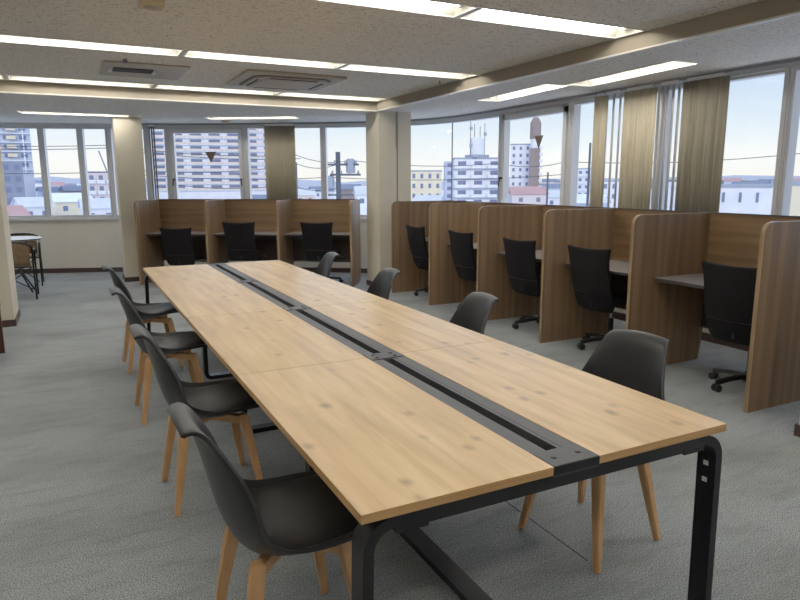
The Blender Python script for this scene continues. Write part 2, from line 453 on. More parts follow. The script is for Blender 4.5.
# ------------------------------------------------------------------ windows
wn = [0]
def window(s0, s1, sash=False, handles=(), split=None, zt=2.33):
    wn[0] += 1
    z0 = 0.895; fw = 0.046
    root = bpy.data.objects.new('window_%d' % wn[0], None); COL.objects.link(root); root['kind'] = 'structure'
    mb = MB()
    strip(mb, s0, s1, -0.09, 0.0, z0, z0+0.045); strip(mb, s0, s1, -0.09, 0.0, zt-0.03, zt+0.01)
    strip(mb, s0, s0+fw, -0.09, 0.01, z0, zt); strip(mb, s1-fw, s1, -0.09, 0.01, z0, zt)
    mb.build('frame', M['alu'], root)
    mb = MB(); strip(mb, s0+0.004, s0+0.02, 0.010, 0.016, z0, zt); strip(mb, s1-0.02, s1-0.004, 0.010, 0.016, z0, zt)
    mb.build('gasket', M['alu'], root)
    a, b = s0+fw, s1-fw
    if sash:
        mb = MB(); w = 0.062
        strip(mb, a+.006, b-.006, -0.06, 0.03, z0+0.05, z0+0.05+w); strip(mb, a+.006, b-.006, -0.06, 0.03, zt-0.035-w, zt-0.035)
        strip(mb, a+.006, a+w, -0.06, 0.03, z0+0.05, zt-0.035); strip(mb, b-w, b-.006, -0.06, 0.03, z0+0.05, zt-0.035)
        mb.build('sash', M['alu_light'], root)
        for hs in handles:
            sc = a+w/2 if hs < 0 else b-w/2
            p, d = P(sc); n = Vector((d.y, -d.x, 0))
            q = p+n*0.045+Vector((0, 0, 1.50))
            h = MB(); h.tube([q-n*0.015, q+n*0.03], 0.016, 10); h.tube([q+n*0.025, q+n*0.03+d*0.012*hs+Vector((0, 0, -0.10))], 0.010, 8)
            h.build('handle', M['black_plastic'], root)
        a += w; b -= w
    cuts = [a]+([split] if split else [])+[b]
    for c0, c1 in zip(cuts, cuts[1:]):
        mb = MB(); strip(mb, c0-0.003, c1-0.004, -0.05, -0.044, z0+0.04, zt-0.02); mb.build('pane', M['glass'], root)
    if split:
        mb = MB(); strip(mb, split-0.006, split+0.006, -0.052, -0.038, z0+0.04, zt-0.02); mb.build('glass_joint', M['alu_dark'], root)
    return root
marks = [S(-5.98, 11.61)+0.02, S(-4.9, 11.5), S(-3.6, 11.35), S(-2.2, 11.07), S(-.85, 10.72), S(-.30, 10.53), S(.11, 10.38), S(.66, 10.145), S(.96, 10.005), S(2.07, 9.40),
         S(2.57, 9.085), S(3.135, 8.714), S(3.93, 8.05), S(4.62, 5.99), S(4.62, 4.645), S(4.62, 3.38), S(4.62, 2.13), S(4.62, .9), S(4.62, -.4), S(4.62, -1.7), S(4.62, -3.0), SE-0.01]
for i, (a, b) in enumerate(zip(marks, marks[1:])):
    if i == 8: window(a, b, True, (-1, 1))
    elif i == 13: window(a, b, True, (-1,))
    elif i == 12: window(a, b, split=S(4.487, 7.092))
    else: window(a, b)

def sticker(s, z, size, label):
    p, d = P(s); n = Vector((d.y, -d.x, 0)); c = p+n*(-0.040)+Vector((0, 0, z))
    mb = MB(); mb.prism([c-d*size/2+Vector((0, 0, size*.45)), c+d*size/2+Vector((0, 0, size*.45)), c-Vector((0, 0, size*.5))], n*0.002)
    return tag(mb.build('triangle_sticker', M['sticker']), label, 'sticker', 'triangular stickers on the opening windows')
sticker(S(1.56, 9.70), 1.86, 0.19, 'brown inverted triangle sticker on the large window behind the rear carrels')
sticker(S(4.62, 5.26), 1.93, 0.17, 'brown inverted triangle sticker on the window right of the central pillar')

# curtain track that follows the bend
mb = MB(); mb.sweep(pathpts(S(.55, 10.2), S(4.62, -3.5), 0.105, 2.362), [(-.012, -.012), (.012, -.012), (.012, .012), (-.012, .012)], up=(0, 0, 1))
tag(mb.build('curtain_track', M['alu_dark']), 'thin curved metal curtain track running above the windows', 'curtain track')

def blinds(s0, s1, pitch, width, angle, m, label, z0=0.91, fold=0.0, off=0.10, jitter=0.0):
    root = thing('vertical_blind', label, 'blind', P((s0+s1)/2)[0].to_tuple()[:2]+(0.0,), 0, 'vertical blinds along the windows')
    base = root.location.copy()
    mb = MB(); mb.sweep([q-base for q in pathpts(s0, s1, off, 2.345)], [(-.018, -.012), (.018, -.012), (.018, .012), (-.018, .012)], up=(0, 0, 1))
    mb.build('head_rail', M['alu_light'], root)
    n = max(2, int((s1-s0)/pitch)+1)
    for i in range(n):
        s = s0+(s1-s0)*i/(n-1); p, d = P(s); nn = Vector((d.y, -d.x, 0))
        an = R(angle)+fold*math.sin(i*1.9)+random.uniform(-jitter, jitter)
        dv = d*math.cos(an)+nn*math.sin(an); nv = Vector((-dv.y, dv.x, 0))
        c = p+nn*(off)-base
        mb = MB(); cols = []
        for k in range(5):
            t = (k/4-.5)
            q = c+dv*(t*width)+nv*(0.010*(1-4*t*t))
            cols.append(q)
        mb.grid([[q+Vector((0, 0, z)) for q in cols] for z in (z0, (z0+2.33)/2, 2.33)])
        o = mb.build('slat', m, root, smooth=True)
        o.modifiers.new('thickness', 'SOLIDIFY').thickness = 0.0015
    return root
blinds(S(2.38, 9.2), S(2.76, 8.965), 0.034, 0.075, 32, M['blind'], 'beige vertical blind drawn into a flat bunch behind the rear carrels')
blinds(S(.735, 10.11), S(.80, 10.08), 0.03, 0.07, 55, M['blind_grey'], 'narrow dark stack of blind slats right of the rear pillar')
blinds(S(4.62, 4.13), S(4.62, 4.05), 0.04, 0.085, -20, M['blind'], 'narrow beige blind edge left of the open pale slats', fold=.2)
blinds(S(4.62, 4.00), S(4.62, 3.815), 0.062, 0.075, 30, M['blind_pale'], 'pale vertical blind slats turned open with sky showing between')
blinds(S(4.62, 3.72), S(4.62, 3.40), 0.042, 0.085, -14, M['blind'], 'wide tan vertical blind closed between two gaps of open slats', fold=.25)
blinds(S(4.62, 3.30), S(4.62, 3.10), 0.062, 0.075, 32, M['blind_pale'], 'pale open blind slats between the two wide tan blinds')
blinds(S(4.62, 3.01), S(4.62, 2.64), 0.036, 0.085, -18, M['blind_grey'], 'darker brown vertical blind bunched beside the large bare window', fold=.3)

# ------------------------------------------------------------------ ceiling lights
def make_light():
    root = thing('ceiling_light', '', 'ceiling light')
    L, Wd, H = FL, FW, 0.085
    mb = MB(); l, w = L/2, Wd/2; lt, wt = l-0.02, 0.06
    a = [mb.bm.verts.new(p) for p in ((-l, -w, 0), (l, -w, 0), (l, w, 0), (-l, w, 0))]
    b = [mb.bm.verts.new(p) for p in ((-lt, -wt, H), (lt, -wt, H), (lt, wt, H), (-lt, wt, H))]
    for i in range(4): mb.bm.faces.new((a[i], a[(i+1) % 4], b[(i+1) % 4], b[i]))
    mb.bm.faces.new(b)
    mb.build('reflector', M['reflector'], root)
    mb = MB()
    for y0, y1 in ((-w-0.012, -w+0.004), (w-0.004, w+0.012)): mb.box(-l-.012, l+.012, y0, y1, -0.006, 0.003)
    for x0, x1 in ((-l-.012, -l+.004), (l-.004, l+.012)): mb.box(x0, x1, -w, w, -0.006, 0.003)
    mb.build('trim_frame', M['white_paint'], root)
    mb = MB(); mb.tube([(-lt+.03, 0, 0.045), (lt-.03, 0, 0.045)], 0.016, 10)
    mb.build('tube', M['tube'], root, smooth=True)
    for x0 in (-lt, lt-.03): MB().box(x0, x0+.03, -.02, .02, .025, .085).build('lamp_holder', M['white_paint'], root)
    return root
light0 = make_light()
rown = {2.40: 'front row nearest the camera', 4.50: 'middle row', 6.53: 'rear row beside the beam', 0.3: 'row just behind the camera', -1.8: 'rearmost row behind the camera'}
coln = {2.48: 'right-hand end of the', 1.095: 'second from the right in the', -0.295: 'third from the right in the', -1.685: 'left-hand end of the'}
allL = [(x, y, r, z, 'recessed fluorescent ceiling light, %s %s' % (coln[x], rown[y])) for x, y, r, z in LIT]
pl = ['recessed light in the low ceiling hidden behind the left pillar, right of the pair', 'recessed light in the low ceiling hidden behind the left pillar, left of the pair', 'recessed light above the right carrels, farther of the pair', 'recessed light above the right carrels, nearer of the pair',
      'recessed light in the low ceiling left of the rear pillar', 'angled recessed light in the low ceiling above the rear carrels']
allL += [(*t, l) for t, l in zip(PER, pl)]
for i, (x, y, r, z, lab) in enumerate(allL):
    if i == 0:
        light0.location = (x, y, z); light0.rotation_euler.z = r; light0['label'] = lab; light0['group'] = 'recessed fluorescent ceiling lights'
    else: dup(light0, (x, y, z), r, lab)

# air conditioner cassettes, detectors
ac = thing('air_conditioner', 'square ceiling cassette air conditioner with louvres in front of the beam', 'air conditioner', (1.55, 5.5, ZC))
MB().box(-.50, .50, -.48, .48, -0.028, -0.001, bev=0.008).build('panel', M['grille_beige'], ac)
def octo(mb, rx, ry, c, z0, z1):
    pts = [(-rx+c, -ry), (rx-c, -ry), (rx, -ry+c), (rx, ry-c), (rx-c, ry), (-rx+c, ry), (-rx, ry-c), (-rx, -ry+c)]
    return mb.prism([(x, y, z0) for x, y in pts], (0, 0, z1-z0))
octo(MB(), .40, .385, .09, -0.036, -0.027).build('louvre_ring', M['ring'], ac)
octo(MB(), .375, .36, .08, -0.048, -0.034).build('louvre', M['grille_beige'], ac)
octo(MB(), .29, .275, .05, -0.054, -0.047).build('grille', M['grille_beige'], ac)
for k in (-1, 1):
    MB().box(-.24, .24, k*.325-.012, k*.325+.012, -0.052, -0.047).build('air_slot', M['dark_void'], ac)
    MB().box(k*.335-.012, k*.335+.012, -.22, .22, -0.052, -0.047).build('air_slot', M['dark_void'], ac)
v = thing('ceiling_vent', 'flat square ceiling vent panel with one dark slot', 'vent', (.2, 5.52, ZC))
MB().box(-.36, .36, -.40, .40, -0.014, -0.001, bev=0.004).build('panel', M['grille_beige'], v)
MB().box(-.27, .07, -.15, .07, -0.02, -0.013).build('slot', M['dark_void'], v)
MB().box(-.31, -.28, -.11, .06, -0.03, -0.013).build('deflector', M['alu_light'], v)
MB().box(.07, .10, -.11, .06, -0.03, -0.013).build('deflector', M['alu_light'], v)
d = thing('emergency_lamp', 'small square beige fitting on the ceiling at the top of the view', 'detector', (.0, 3.02, ZC))
MB().box(-.07, .07, -.07, .07, -0.03, 0, bev=0.008).build('housing', M['beige_plastic'], d)
MB().lathe([(.03, -0.04), (.045, -0.03), (.045, -0.028)]).build('lens', M['grille_beige'], d)
d = thing('smoke_detector', 'small round smoke detector above the large rear window', 'detector', (1.69, 9.02, ZS))
MB().lathe([(.03, -.045), (.05, -.035), (.065, -.012), (.065, 0)]).build('housing', M['beige_plastic'], d, smooth=True)
MB().lathe([(.012, -.052), (.02, -.044)]).build('sensor', M['alu_dark'], d)
d = thing('ceiling_hook', 'tiny metal bracket on the ceiling near the vent panel', 'bracket', (.0, 5.02, ZC))
MB().box(-.015, .015, -.03, .03, -.03, 0).build('plate', M['alu_dark'], d)
d = thing('sprinkler_head', 'tiny sprinkler head on the ceiling near the centre pillar', 'sprinkler', (3.02, 4.86, ZC))
MB().tube([(0, 0, 0), (0, 0, -.03)], .006, 8).build('stem', M['alu_dark'], d); MB().lathe([(.018, -.034), (.018, -.03)]).build('plate', M['alu_dark'], d)

# ------------------------------------------------------------------ meeting table
TW, TL, TZ = 1.22, 4.8, 0.72
CX0, CX1 = 0.547, 0.703
tb = thing('meeting_table', 'long light-oak meeting table with black cable channel and black metal legs', 'table', (TW/2, TL/2, 0))
ox, oy = TW/2, TL/2
def T(x0, x1, y0, y1, z0, z1): return (x0-ox, x1-ox, y0-oy, y1-oy, z0, z1)
bt = 0.024
for k in range(4):
    y0, y1 = k*1.2+(0.0016 if k else 0), (k+1)*1.2-(0.0016 if k < 3 else 0)
    for x0, x1 in ((0, CX0-.001), (CX1+.001, TW)):
        o = MB().box(*T(x0, x1, y0, y1, TZ-bt, TZ), bev=0.0012).build('tabletop', M['table_wood'], tb)
        o.data.materials.append(M['table_edge'])
        for p in o.data.polygons:
            if abs(p.normal.z) < 0.5: p.material_index = 1
    # cable channel: two lids with a sunk slot
    mb = MB(); mb.box(*T(CX0, CX0+.052, y0, y1, TZ-.03, TZ-.002)); mb.box(*T(CX0+.092, CX1, y0, y1, TZ-.03, TZ-.002))
    mb.box(*T(CX0+.05, CX0+.094, y0, y0+.05, TZ-.03, TZ-.0025)); mb.box(*T(CX0+.05, CX0+.094, y1-.05, y1, TZ-.03, TZ-.0025))
    ch = mb.build('cable_channel', M['channel'], tb)
    MB().box(*T(CX0+.03, CX0+.11, y0+.05, y1-.05, TZ-.052, TZ-.036)).build('slot_tray', M['slot'], ch)
    MB().box(*T(CX0+.105, CX0+.109, y0+.05, y1-.05, TZ-.0025, TZ-.0012)).build('lid_line', M['black_metal'], ch)
for y in (0.045, 1.2, 2.4, 3.6, 4.755):
    pb = MB().box(*T(CX0+.001, CX1-.001, y-.045, y+.045, TZ-.003, TZ+.0012)).build('joining_plate', M['channel'], tb)
    for dx in (-.042, .042):
        for dy in (((0.0,) if y < .1 or y > 4.7 else (-.022, .022))):
            MB().lathe([(.0085, 0), (.0085, .002), (.005, .0035)], (.625+dx-ox, y+dy-oy, TZ+.001), 14).build('screw', M['black_plastic'], pb)
MB().box(*T(CX0, CX1, -.0015, .0, TZ-bt, TZ-.001)).build('channel_end', M['black_metal'], tb)
MB().box(*T(CX0, CX1, TL, TL+.0015, TZ-bt, TZ-.001)).build('channel_end', M['black_metal'], tb)
# under-frame
def arc(cx, cz, r, a0, a1, n=7): return [(cx+r*math.cos(a0+(a1-a0)*i/n), cz+r*math.sin(a0+(a1-a0)*i/n)) for i in range(n+1)]
def leg_loop(x0, x1, y, rtop=0.075, rbot=0.04, wd=0.064, th=0.028):
    z1 = TZ-bt-0.002-th/2; z0 = th/2
    a, b = x0+th/2, x1-th/2
    pts = arc(a+rtop, z1-rtop, rtop, PI, PI/2)+arc(b-rtop, z1-rtop, rtop, PI/2, 0)+arc(b-rbot, z0+rbot, rbot, 0, -PI/2)+arc(a+rbot, z0+rbot, rbot, -PI/2, -PI)
    h, w = th/2, wd/2
    mb = MB(); mb.sweep([(x-ox, y-oy, z) for x, z in pts], [(-w, -h), (w, -h), (w, h), (-w, h)], up=None, closed=True)
    return mb
def leg_loop2(x0, x1, y, rtop, rbot, wd, th, flare=0.0):
    """closed flat-bar loop in the XZ plane"""
    z1 = TZ-bt-0.001; z0 = 0.0
    def loop(i):
        a, b = x0+i, x1-i; rt, rb = max(rtop-i, .004), max(rbot-i, .004)
        return arc(a+rt, z1-i-rt, rt, PI, PI/2)+arc(b-rt, z1-i-rt, rt, PI/2, 0)+arc(b+flare-rb, z0+i+rb, rb, 0, -PI/2)+arc(a-flare+rb, z0+i+rb, rb, -PI/2, -PI)
    mb = MB(); o, i = loop(0), loop(th); n = len(o)
    V = [[mb.bm.verts.new((x-ox, yy-oy, z)) for x, z in L] for L, yy in ((o, y-wd/2), (i, y-wd/2), (i, y+wd/2), (o, y+wd/2))]
    for k in range(n):
        m = (k+1) % n
        for A, B in ((0, 1), (1, 2), (2, 3), (3, 0)): mb.bm.faces.new((V[A][k], V[A][m], V[B][m], V[B][k]))
    return mb
for y in (0.036, TL-0.036):
    lf = auto_smooth(leg_loop2(0.004, TW-0.004, y, .085, .05, .066, .028, .012).build('leg_frame', M['black_metal'], tb), 30)
    for xx in (0.033, TW-0.033):
        for zz in (.585, .53): MB().box(*T(xx-.0015, xx+.0015, y-.008, y+.008, zz-.007, zz+.007)).build('square_socket', M['white_paint'], lf)  # white squares painted in for bright floor seen through holes
for y in (1.2, 2.4, 3.6):
    auto_smooth(leg_loop2(0.27, TW-0.27, y, .05, .05, .06, .028).build('leg_frame', M['black_metal'], tb), 30)
mb = MB(); mb.box(*T(.09, TW-.09, .006, .046, TZ-bt-.04, TZ-bt)); mb.build('end_rail', M['black_metal'], tb)
mb = MB(); mb.box(*T(.09, TW-.09, TL-.046, TL-.006, TZ-bt-.04, TZ-bt)); mb.build('end_rail', M['black_metal'], tb)
for s_, xx in ((1, .09), (-1, TW-.09)):
    mb = MB(); xs = sorted((xx, xx+s_*.085)); mb.box(*T(xs[0], xs[1], .003, .05, TZ-bt-.046, TZ-bt-.03)); mb.build('corner_bracket', M['black_metal'], tb)
for x0 in (.10, .50, .72, TW-.13):
    MB().box(*T(x0, x0+.03, .06, TL-.06, TZ-bt-.024, TZ-bt-.001)).build('long_rail', M['black_metal'], tb)
MB().box(*T(.572, .648, .06, TL-.06, .029, .055)).build('floor_stretcher', M['black_metal'], tb)

# ------------------------------------------------------------------ shell chairs
def make_shell_chair():
    root = thing('shell_chair', '', 'chair')
    prof = [(.245, .420, .150, 0, -.012), (.238, .436, .185, 0, 0), (.210, .446, .212, 0, .006), (.14, .432, .230, 0, .024), (.06, .410, .238, 0, .046), (-.02, .394, .240, 0, .068),
            (-.085, .393, .240, .000, .092), (-.140, .415, .236, .012, .104), (-.174, .463, .226, .034, .094), (-.196, .525, .211, .050, .074), (-.212, .590, .195, .052, .050),
            (-.226, .650, .180, .046, .034), (-.239, .705, .167, .036, .020), (-.250, .750, .156, .026, .008), (-.260, .783, .147, .018, .000), (-.271, .806, .139, .012, -.006), (-.286, .819, .131, .008, -.010), (-.301, .818, .122, .004, -.012), (-.309, .808, .112, .002, -.012)]
    def surf(u, lift=0.0, wk=1.0, n=14):
        x, z, w, dx, dz = u; out = []
        for k in range(n+1):
            t = -1+2*k/n; e = abs(t)**2.3
            out.append(Vector((x+dx*e, t*w*wk, z+dz*e+lift)))
        return out
    # refine the profile
    P2 = []
    for i in range(len(prof)-1):
        a = [Vector(prof[max(i-1, 0)]), Vector(prof[i]), Vector(prof[i+1]), Vector(prof[min(i+2, len(prof)-1)])]
        for k in range(3): P2.append(tuple(cr(*a, k/3)))
    P2.append(prof[-1])
    mb = MB(); mb.grid([surf(u) for u in P2])
    sh = mb.build('seat_shell', M['shell'], root, smooth=True)
    md = sh.modifiers.new('thickness', 'SOLIDIFY'); md.thickness = 0.014; md.offset = 0.0
    b = sh.modifiers.new('round', 'BEVEL'); b.width = 0.005; b.segments = 2; b.limit_method = 'ANGLE'; b.angle_limit = R(60)
    # cushion
    cp = [u for u in P2 if u[0] > -.150 and u[0] < .234]
    rows_t, n = [], 14; m = len(cp)
    for i, u in enumerate(cp):
        x, z, w, dx, dz = u; v = -1+2*i/(m-1); r = []
        for k in range(n+1):
            t = -1+2*k/n; edge = max(abs(t)**5, abs(v)**6); e = (abs(t)*.86)**2.3
            r.append(Vector((x+dx*e, t*w*.86*(1-.10*abs(v)**4), z+dz*e+.009+.024*(1-edge))))
        rows_t.append(r)
    mb = MB(); mb.grid(rows_t)
    pd = mb.build('seat_cushion', M['pad'], root, smooth=True)
    # under-frame and legs
    mb = MB()
    for a in (1, -1):
        mb.sweep([(.140, a*.140, .372), (-.140, -a*.140, .372)], [(-.016, -.018), (.016, -.018), (.016, .018), (-.016, .018)])
    mb.box(-.08, .08, -.08, .08, .378, .392)
    mb.build('under_frame', M['leg_wood'], root)
    for sx in (1, -1):
        for sy in (1, -1):
            mb = MB(); t0 = Vector((sx*.130, sy*.130, .398)); b0 = Vector((sx*.195, sy*.195, 0))
            hw, hb = .021, .0125; ring = []
            for p, h in ((b0, hb), (t0.lerp(b0, .15), hw), (t0, hw*.9)):
                ring.append([mb.bm.verts.new(p+Vector((a*h, c*h, 0))) for a, c in ((-1, -1), (1, -1), (1, 1), (-1, 1))])
            for A, B in zip(ring, ring[1:]):
                for j in range(4): mb.bm.faces.new((A[j], A[(j+1) % 4], B[(j+1) % 4], B[j]))
            mb.bm.faces.new(ring[0][::-1]); mb.bm.faces.new(ring[-1])
            bmesh.ops.bevel(mb.bm, geom=mb.bm.edges[:], offset=.004, segments=2, affect='EDGES')
            mb.build('leg', M['leg_wood'], root)
    return root
sc0 = make_shell_chair()
ordw = ['nearest the camera', 'second from the camera', 'third from the camera', 'farthest from the camera']
first = True
for side, xs, ys, rzs in (('left', (-.008, -.020, -.040, -.030), (.568, 1.775, 3.01, 4.21), (R(2), R(1), R(1), R(2))), ('right', (1.30, 1.26, 1.27, 1.29), (.64, 1.81, 3.03, 4.28), (R(189), R(175), R(176), R(175)))):
    for i in range(4):
        lab = 'black padded shell chair with wooden legs, %s side of the table, %s' % (side, ordw[i])
        if first:
            sc0.location = (xs[i], ys[i], 0); sc0.rotation_euler.z = rzs[i]; sc0['label'] = lab; sc0['group'] = 'shell chairs around the meeting table'; first = False
        else: dup(sc0, (xs[i], ys[i], 0), rzs[i], lab)

# ------------------------------------------------------------------ study carrels
CH = 1.205
def side_shape(depth, r=.07):
    """outline in (forward, z): front at 0, back at depth, with a rounded upper front corner and a cut-back foot at the rear"""
    pts = [(0.0, 0.0)]
    pts += [(r-r*math.cos(a), CH-r+r*math.sin(a)) for a in [PI/2*i/8 for i in range(9)]]
    pts += [(depth, CH), (depth, .26), (depth-.012, .12), (depth-.035, .0)]
    return pts
def carrel(loc, rz, w, depth, label, group, last=False):
    """local x = along the row, local y = into the carrel"""
    root = thing('study_carrel', label, 'study carrel', loc, rz, group)
    t = .028
    def side(x0):
        mb = MB(); mb.prism([(x0, y, z) for y, z in side_shape(depth)], (t, 0, 0))
        o = mb.build('side_panel', M['carrel_side'], root)
        eb = MB(); pts = [(x0+t/2, y-.0008, z) for y, z in side_shape(depth)[:10]]+[(x0+t/2, depth, CH+.0008)]
        eb.sweep(pts, [(-t/2, -.001), (t/2, -.001), (t/2, .001), (-t/2, .001)], up=(1, 0, 0)) if False else None
        eb.bm.free()
        o.data.materials.append(M['edge_band'])
        for p in o.data.polygons:
            if abs(p.normal.x) < .5: p.material_index = 1
        MB().box(x0+t/2-.009, x0+t/2+.009, .075, .12, CH-.001, CH+.004, bev=.0015).build('corner_clip', M['chrome'], o)
        return o
    side(-t/2)
    if last: side(w-t/2)
    MB().box(t/2, w-t/2, depth-.024, depth, .70, CH-.004).build('back_panel', M['carrel_back'], root)
    MB().box(t/2, w-t/2, depth-.024, depth, .27, .70).build('modesty_panel', M['modesty'], root)  # lower part of the back, under-desk shade put into its colour
    MB().box(t/2, w-t/2, depth-.026, depth+.002, CH-.004, CH+.004).build('top_strip', M['desk_edge'], root)
    dk = MB().box(t/2, w-t/2, .245, depth-.025, .698, .722, bev=.0015).build('desk_top', M['desk_grey'], root)
    MB().box(t/2, w-t/2, .243, .247, .697, .720).build('edge_strip', M['desk_edge'], dk)
    MB().box(t/2, w-t/2, depth-.06, depth-.04, .60, .697).build('cable_rail', M['desk_edge'], root)
    mb = MB(); mb.tube([(t/2, depth-.03, .285), (w-t/2, depth-.03, .285)], .011, 8); mb.build('foot_rail', M['chrome'], root)
    return root
rowR = 'study carrels along the right-hand windows'
namesR = ['far-end right-row wooden carrel beside the centre pillar', 'second right-row wooden carrel from the centre pillar', 'middle wooden carrel of the right-hand row',
          'second right-row wooden carrel from the camera end', 'nearest right-row wooden carrel with exposed grey desk']
ysR = [6.40, 5.40, 4.375, 3.33, 2.31]
# row runs towards the camera (-y), opening faces -x : local x -> -y, local y -> +x
for i, y in enumerate(ysR):
    w = (ysR[i]-(ysR+[1.285])[i+1])
    carrel((3.21, y, 0), -PI/2, w, .845, namesR[i], rowR, last=(i == 4))
TH = -.5666
A0 = Vector((.289, 8.672, 0)); dd = Vector((math.cos(TH), math.sin(TH), 0)); nn = Vector((-math.sin(TH), math.cos(TH), 0)); wR = 1.026
namesB = ['left wooden carrel of the rear row beside the rear pillar', 'middle wooden carrel of the rear row', 'right wooden carrel of the rear row under the utility pole view']
for k in range(3):
    p = A0+dd*wR*k
    carrel((p.x, p.y, 0), TH, wR, .745, namesB[k], 'study carrels along the rear windows', last=(k == 2))

# ------------------------------------------------------------------ office chairs
def make_office_chair():
    root = thing('office_chair', '', 'office chair')   # faces local +x
    base = MB()
    base.lathe([(.045, .055), (.045, .10), (.03, .125)], seg=14)
    for k in range(5):
        a = 2*PI*k/5+.3
        c, s = math.cos(a), math.sin(a)
        pts = [(.03*c, .03*s, .095), (.17*c, .17*s, .085), (.27*c, .27*s, .068)]
        base.sweep(pts, [(-.02, -.014), (.02, -.014), (.014, .012), (-.014, .012)], up=(0, 0, 1))
    bs = base.build('star_base', M['black_plastic'], root)
    for k in range(5):
        a = 2*PI*k/5+.3; c, s = math.cos(a), math.sin(a)
        q = Vector((.27*c, .27*s, .027)); t = Vector((-s, c, 0))
        mb = MB()
        for w in (-.016, .016): mb.tube([q+t*(w-.009), q+t*(w+.009)], .027, 14)
        mb.tube([q+Vector((0, 0, .02)), q+Vector((0, 0, .05))], .009, 8)
        mb.build('caster', M['rubber'], bs)
    mb = MB(); mb.tube([(0, 0, .10), (0, 0, .27)], .026, 14); mb.build('gas_sleeve', M['black_plastic'], root)
    mb = MB(); mb.tube([(0, 0, .27), (0, 0, .40)], .014, 12); mb.build('gas_column', M['chrome'], root)
    mb = MB(); mb.box(-.11, .11, -.06, .06, .385, .425, bev=.008)
    mb.sweep([(-.09, 0, .40), (-.20, 0, .40), (-.235, 0, .42), (-.245, 0, .50)], [(-.03, -.007), (.03, -.007), (.03, .007), (-.03, .007)], up=(0, 1, 0))
    mb.build('mechanism', M['black_plastic'], root)
    mb = MB(); mb.tube([(.04, -.05, .40), (.05, -.22, .395)], .006, 8); mb.box(.035, .065, -.27, -.21, .388, .402, bev=.003); mb.build('lever', M['black_plastic'], root)
    mb = MB(); rows = []; n = 12
    for side_ in (1, -1):
        pass
    g1, g2 = [], []
    for i in range(n+1):
        u = -1+2*i/n; r1, r2 = [], []
        for j in range(n+1):
            v_ = -1+2*j/n
            x = .02+.235*u*(1-.0*abs(v_)) ; y = .235*v_
            k = (1-abs(u)**5)*(1-abs(v_)**5)
            sh = 1-.06*(abs(u)*abs(v_))**2
            r1.append(Vector((x*sh, y*sh, .445+.045*k-.02*max(u, 0)**4)))
            r2.append(Vector((x*sh, y*sh, .445-.022*k-.02*max(u, 0)**4)))
        g1.append(r1); g2.append(r2)
    mb.grid(g1); mb.grid(g2); bmesh.ops.remove_doubles(mb.bm, verts=mb.bm.verts[:], dist=.0008)
    mb.build('seat', M['mesh_fabric'], root, smooth=True)
    # back: flared upper corners, gently curved
    def back(th_off, wk=1.0, z0=.365, zt=.905, n=12, m=14):
        rows = []
        for i in range(m+1):
            v_ = i/m; z = z0+(zt-z0)*v_
            hw = (.205+.010*v_+.020*max(0, (v_-.78)/.22)**1.5)*wk
            if v_ < .10: hw *= 1-.18*(1-v_/.10)**2
            x = -.255-.085*v_-.012*math.sin(v_*PI*1.1)+.03*(1-v_)**3
            r = []
            for k in range(n+1):
                t = -1+2*k/n
                zz = z
                if v_ > .85: zz += (.016*t*t-.006)*((v_-.85)/.15)
                r.append(Vector((x+.045*t*t*(1-.6*v_)+th_off, t*hw, zz)))
            rows.append(r)
        return rows
    mb = MB(); mb.grid(back(0)); bk = mb.build('backrest', M['mesh_fabric'], root, smooth=True)
    md = bk.modifiers.new('thickness', 'SOLIDIFY'); md.thickness = .030; md.offset = 0
    bv = bk.modifiers.new('round', 'BEVEL'); bv.width = .010; bv.segments = 3; bv.limit_method = 'ANGLE'; bv.angle_limit = R(60)
    rr = back(-.017)
    mb = MB(); a = rr[4]; mb.sweep([p+Vector((-.001, 0, 0)) for p in a], [(-.002, -.002), (.002, -.002), (.002, .002), (-.002, .002)], up=(0, 0, 1)); mb.build('seam', M['black_plastic'], bk)
    return root
oc0 = make_office_chair()
gR = 'black office chairs at the study carrels'
RY = [(3.64, 5.96, R(0)), (3.63, 4.89, R(2)), (3.62, 3.83, R(4)), (3.645, 2.91, R(4)), (3.68, 1.595, R(6))]
labsO = ['black office chair in the far-end right-row carrel by the centre pillar', 'black office chair in the second carrel from the centre pillar',
         'black office chair in the middle carrel of the right-hand row', 'black office chair second from the camera end of the right row', 'black office chair in the nearest right-row carrel, largest in view']
for i, (x, y, r) in enumerate(RY):
    if i == 0: oc0.location = (x, y, 0); oc0.rotation_euler.z = r; oc0['label'] = labsO[i]; oc0['group'] = gR
    else: dup(oc0, (x, y, 0), r, labsO[i])
labsB = ['lower black office chair in the left rear-row carrel', 'black office chair in the middle rear-row carrel', 'black office chair in the right rear-row carrel']
for k, (sh, fw, dz, rr) in enumerate(((.07, .30, 0, 0), (-.05, .30, 0, .05), (.05, .30, 0, -.03))):
    p = A0+dd*wR*(k+.5+sh)+nn*fw
    o = dup(oc0, (p.x, p.y, dz), TH+PI/2+rr, labsB[k])
    if k == 0:       # lowered seat: shorter gas column
        for ch in o.children:
            if ch.name.split('.')[0] in ('seat', 'backrest', 'mechanism', 'lever'): ch.location.z -= .085
            if ch.name.split('.')[0] == 'gas_column': ch.scale.z = .8

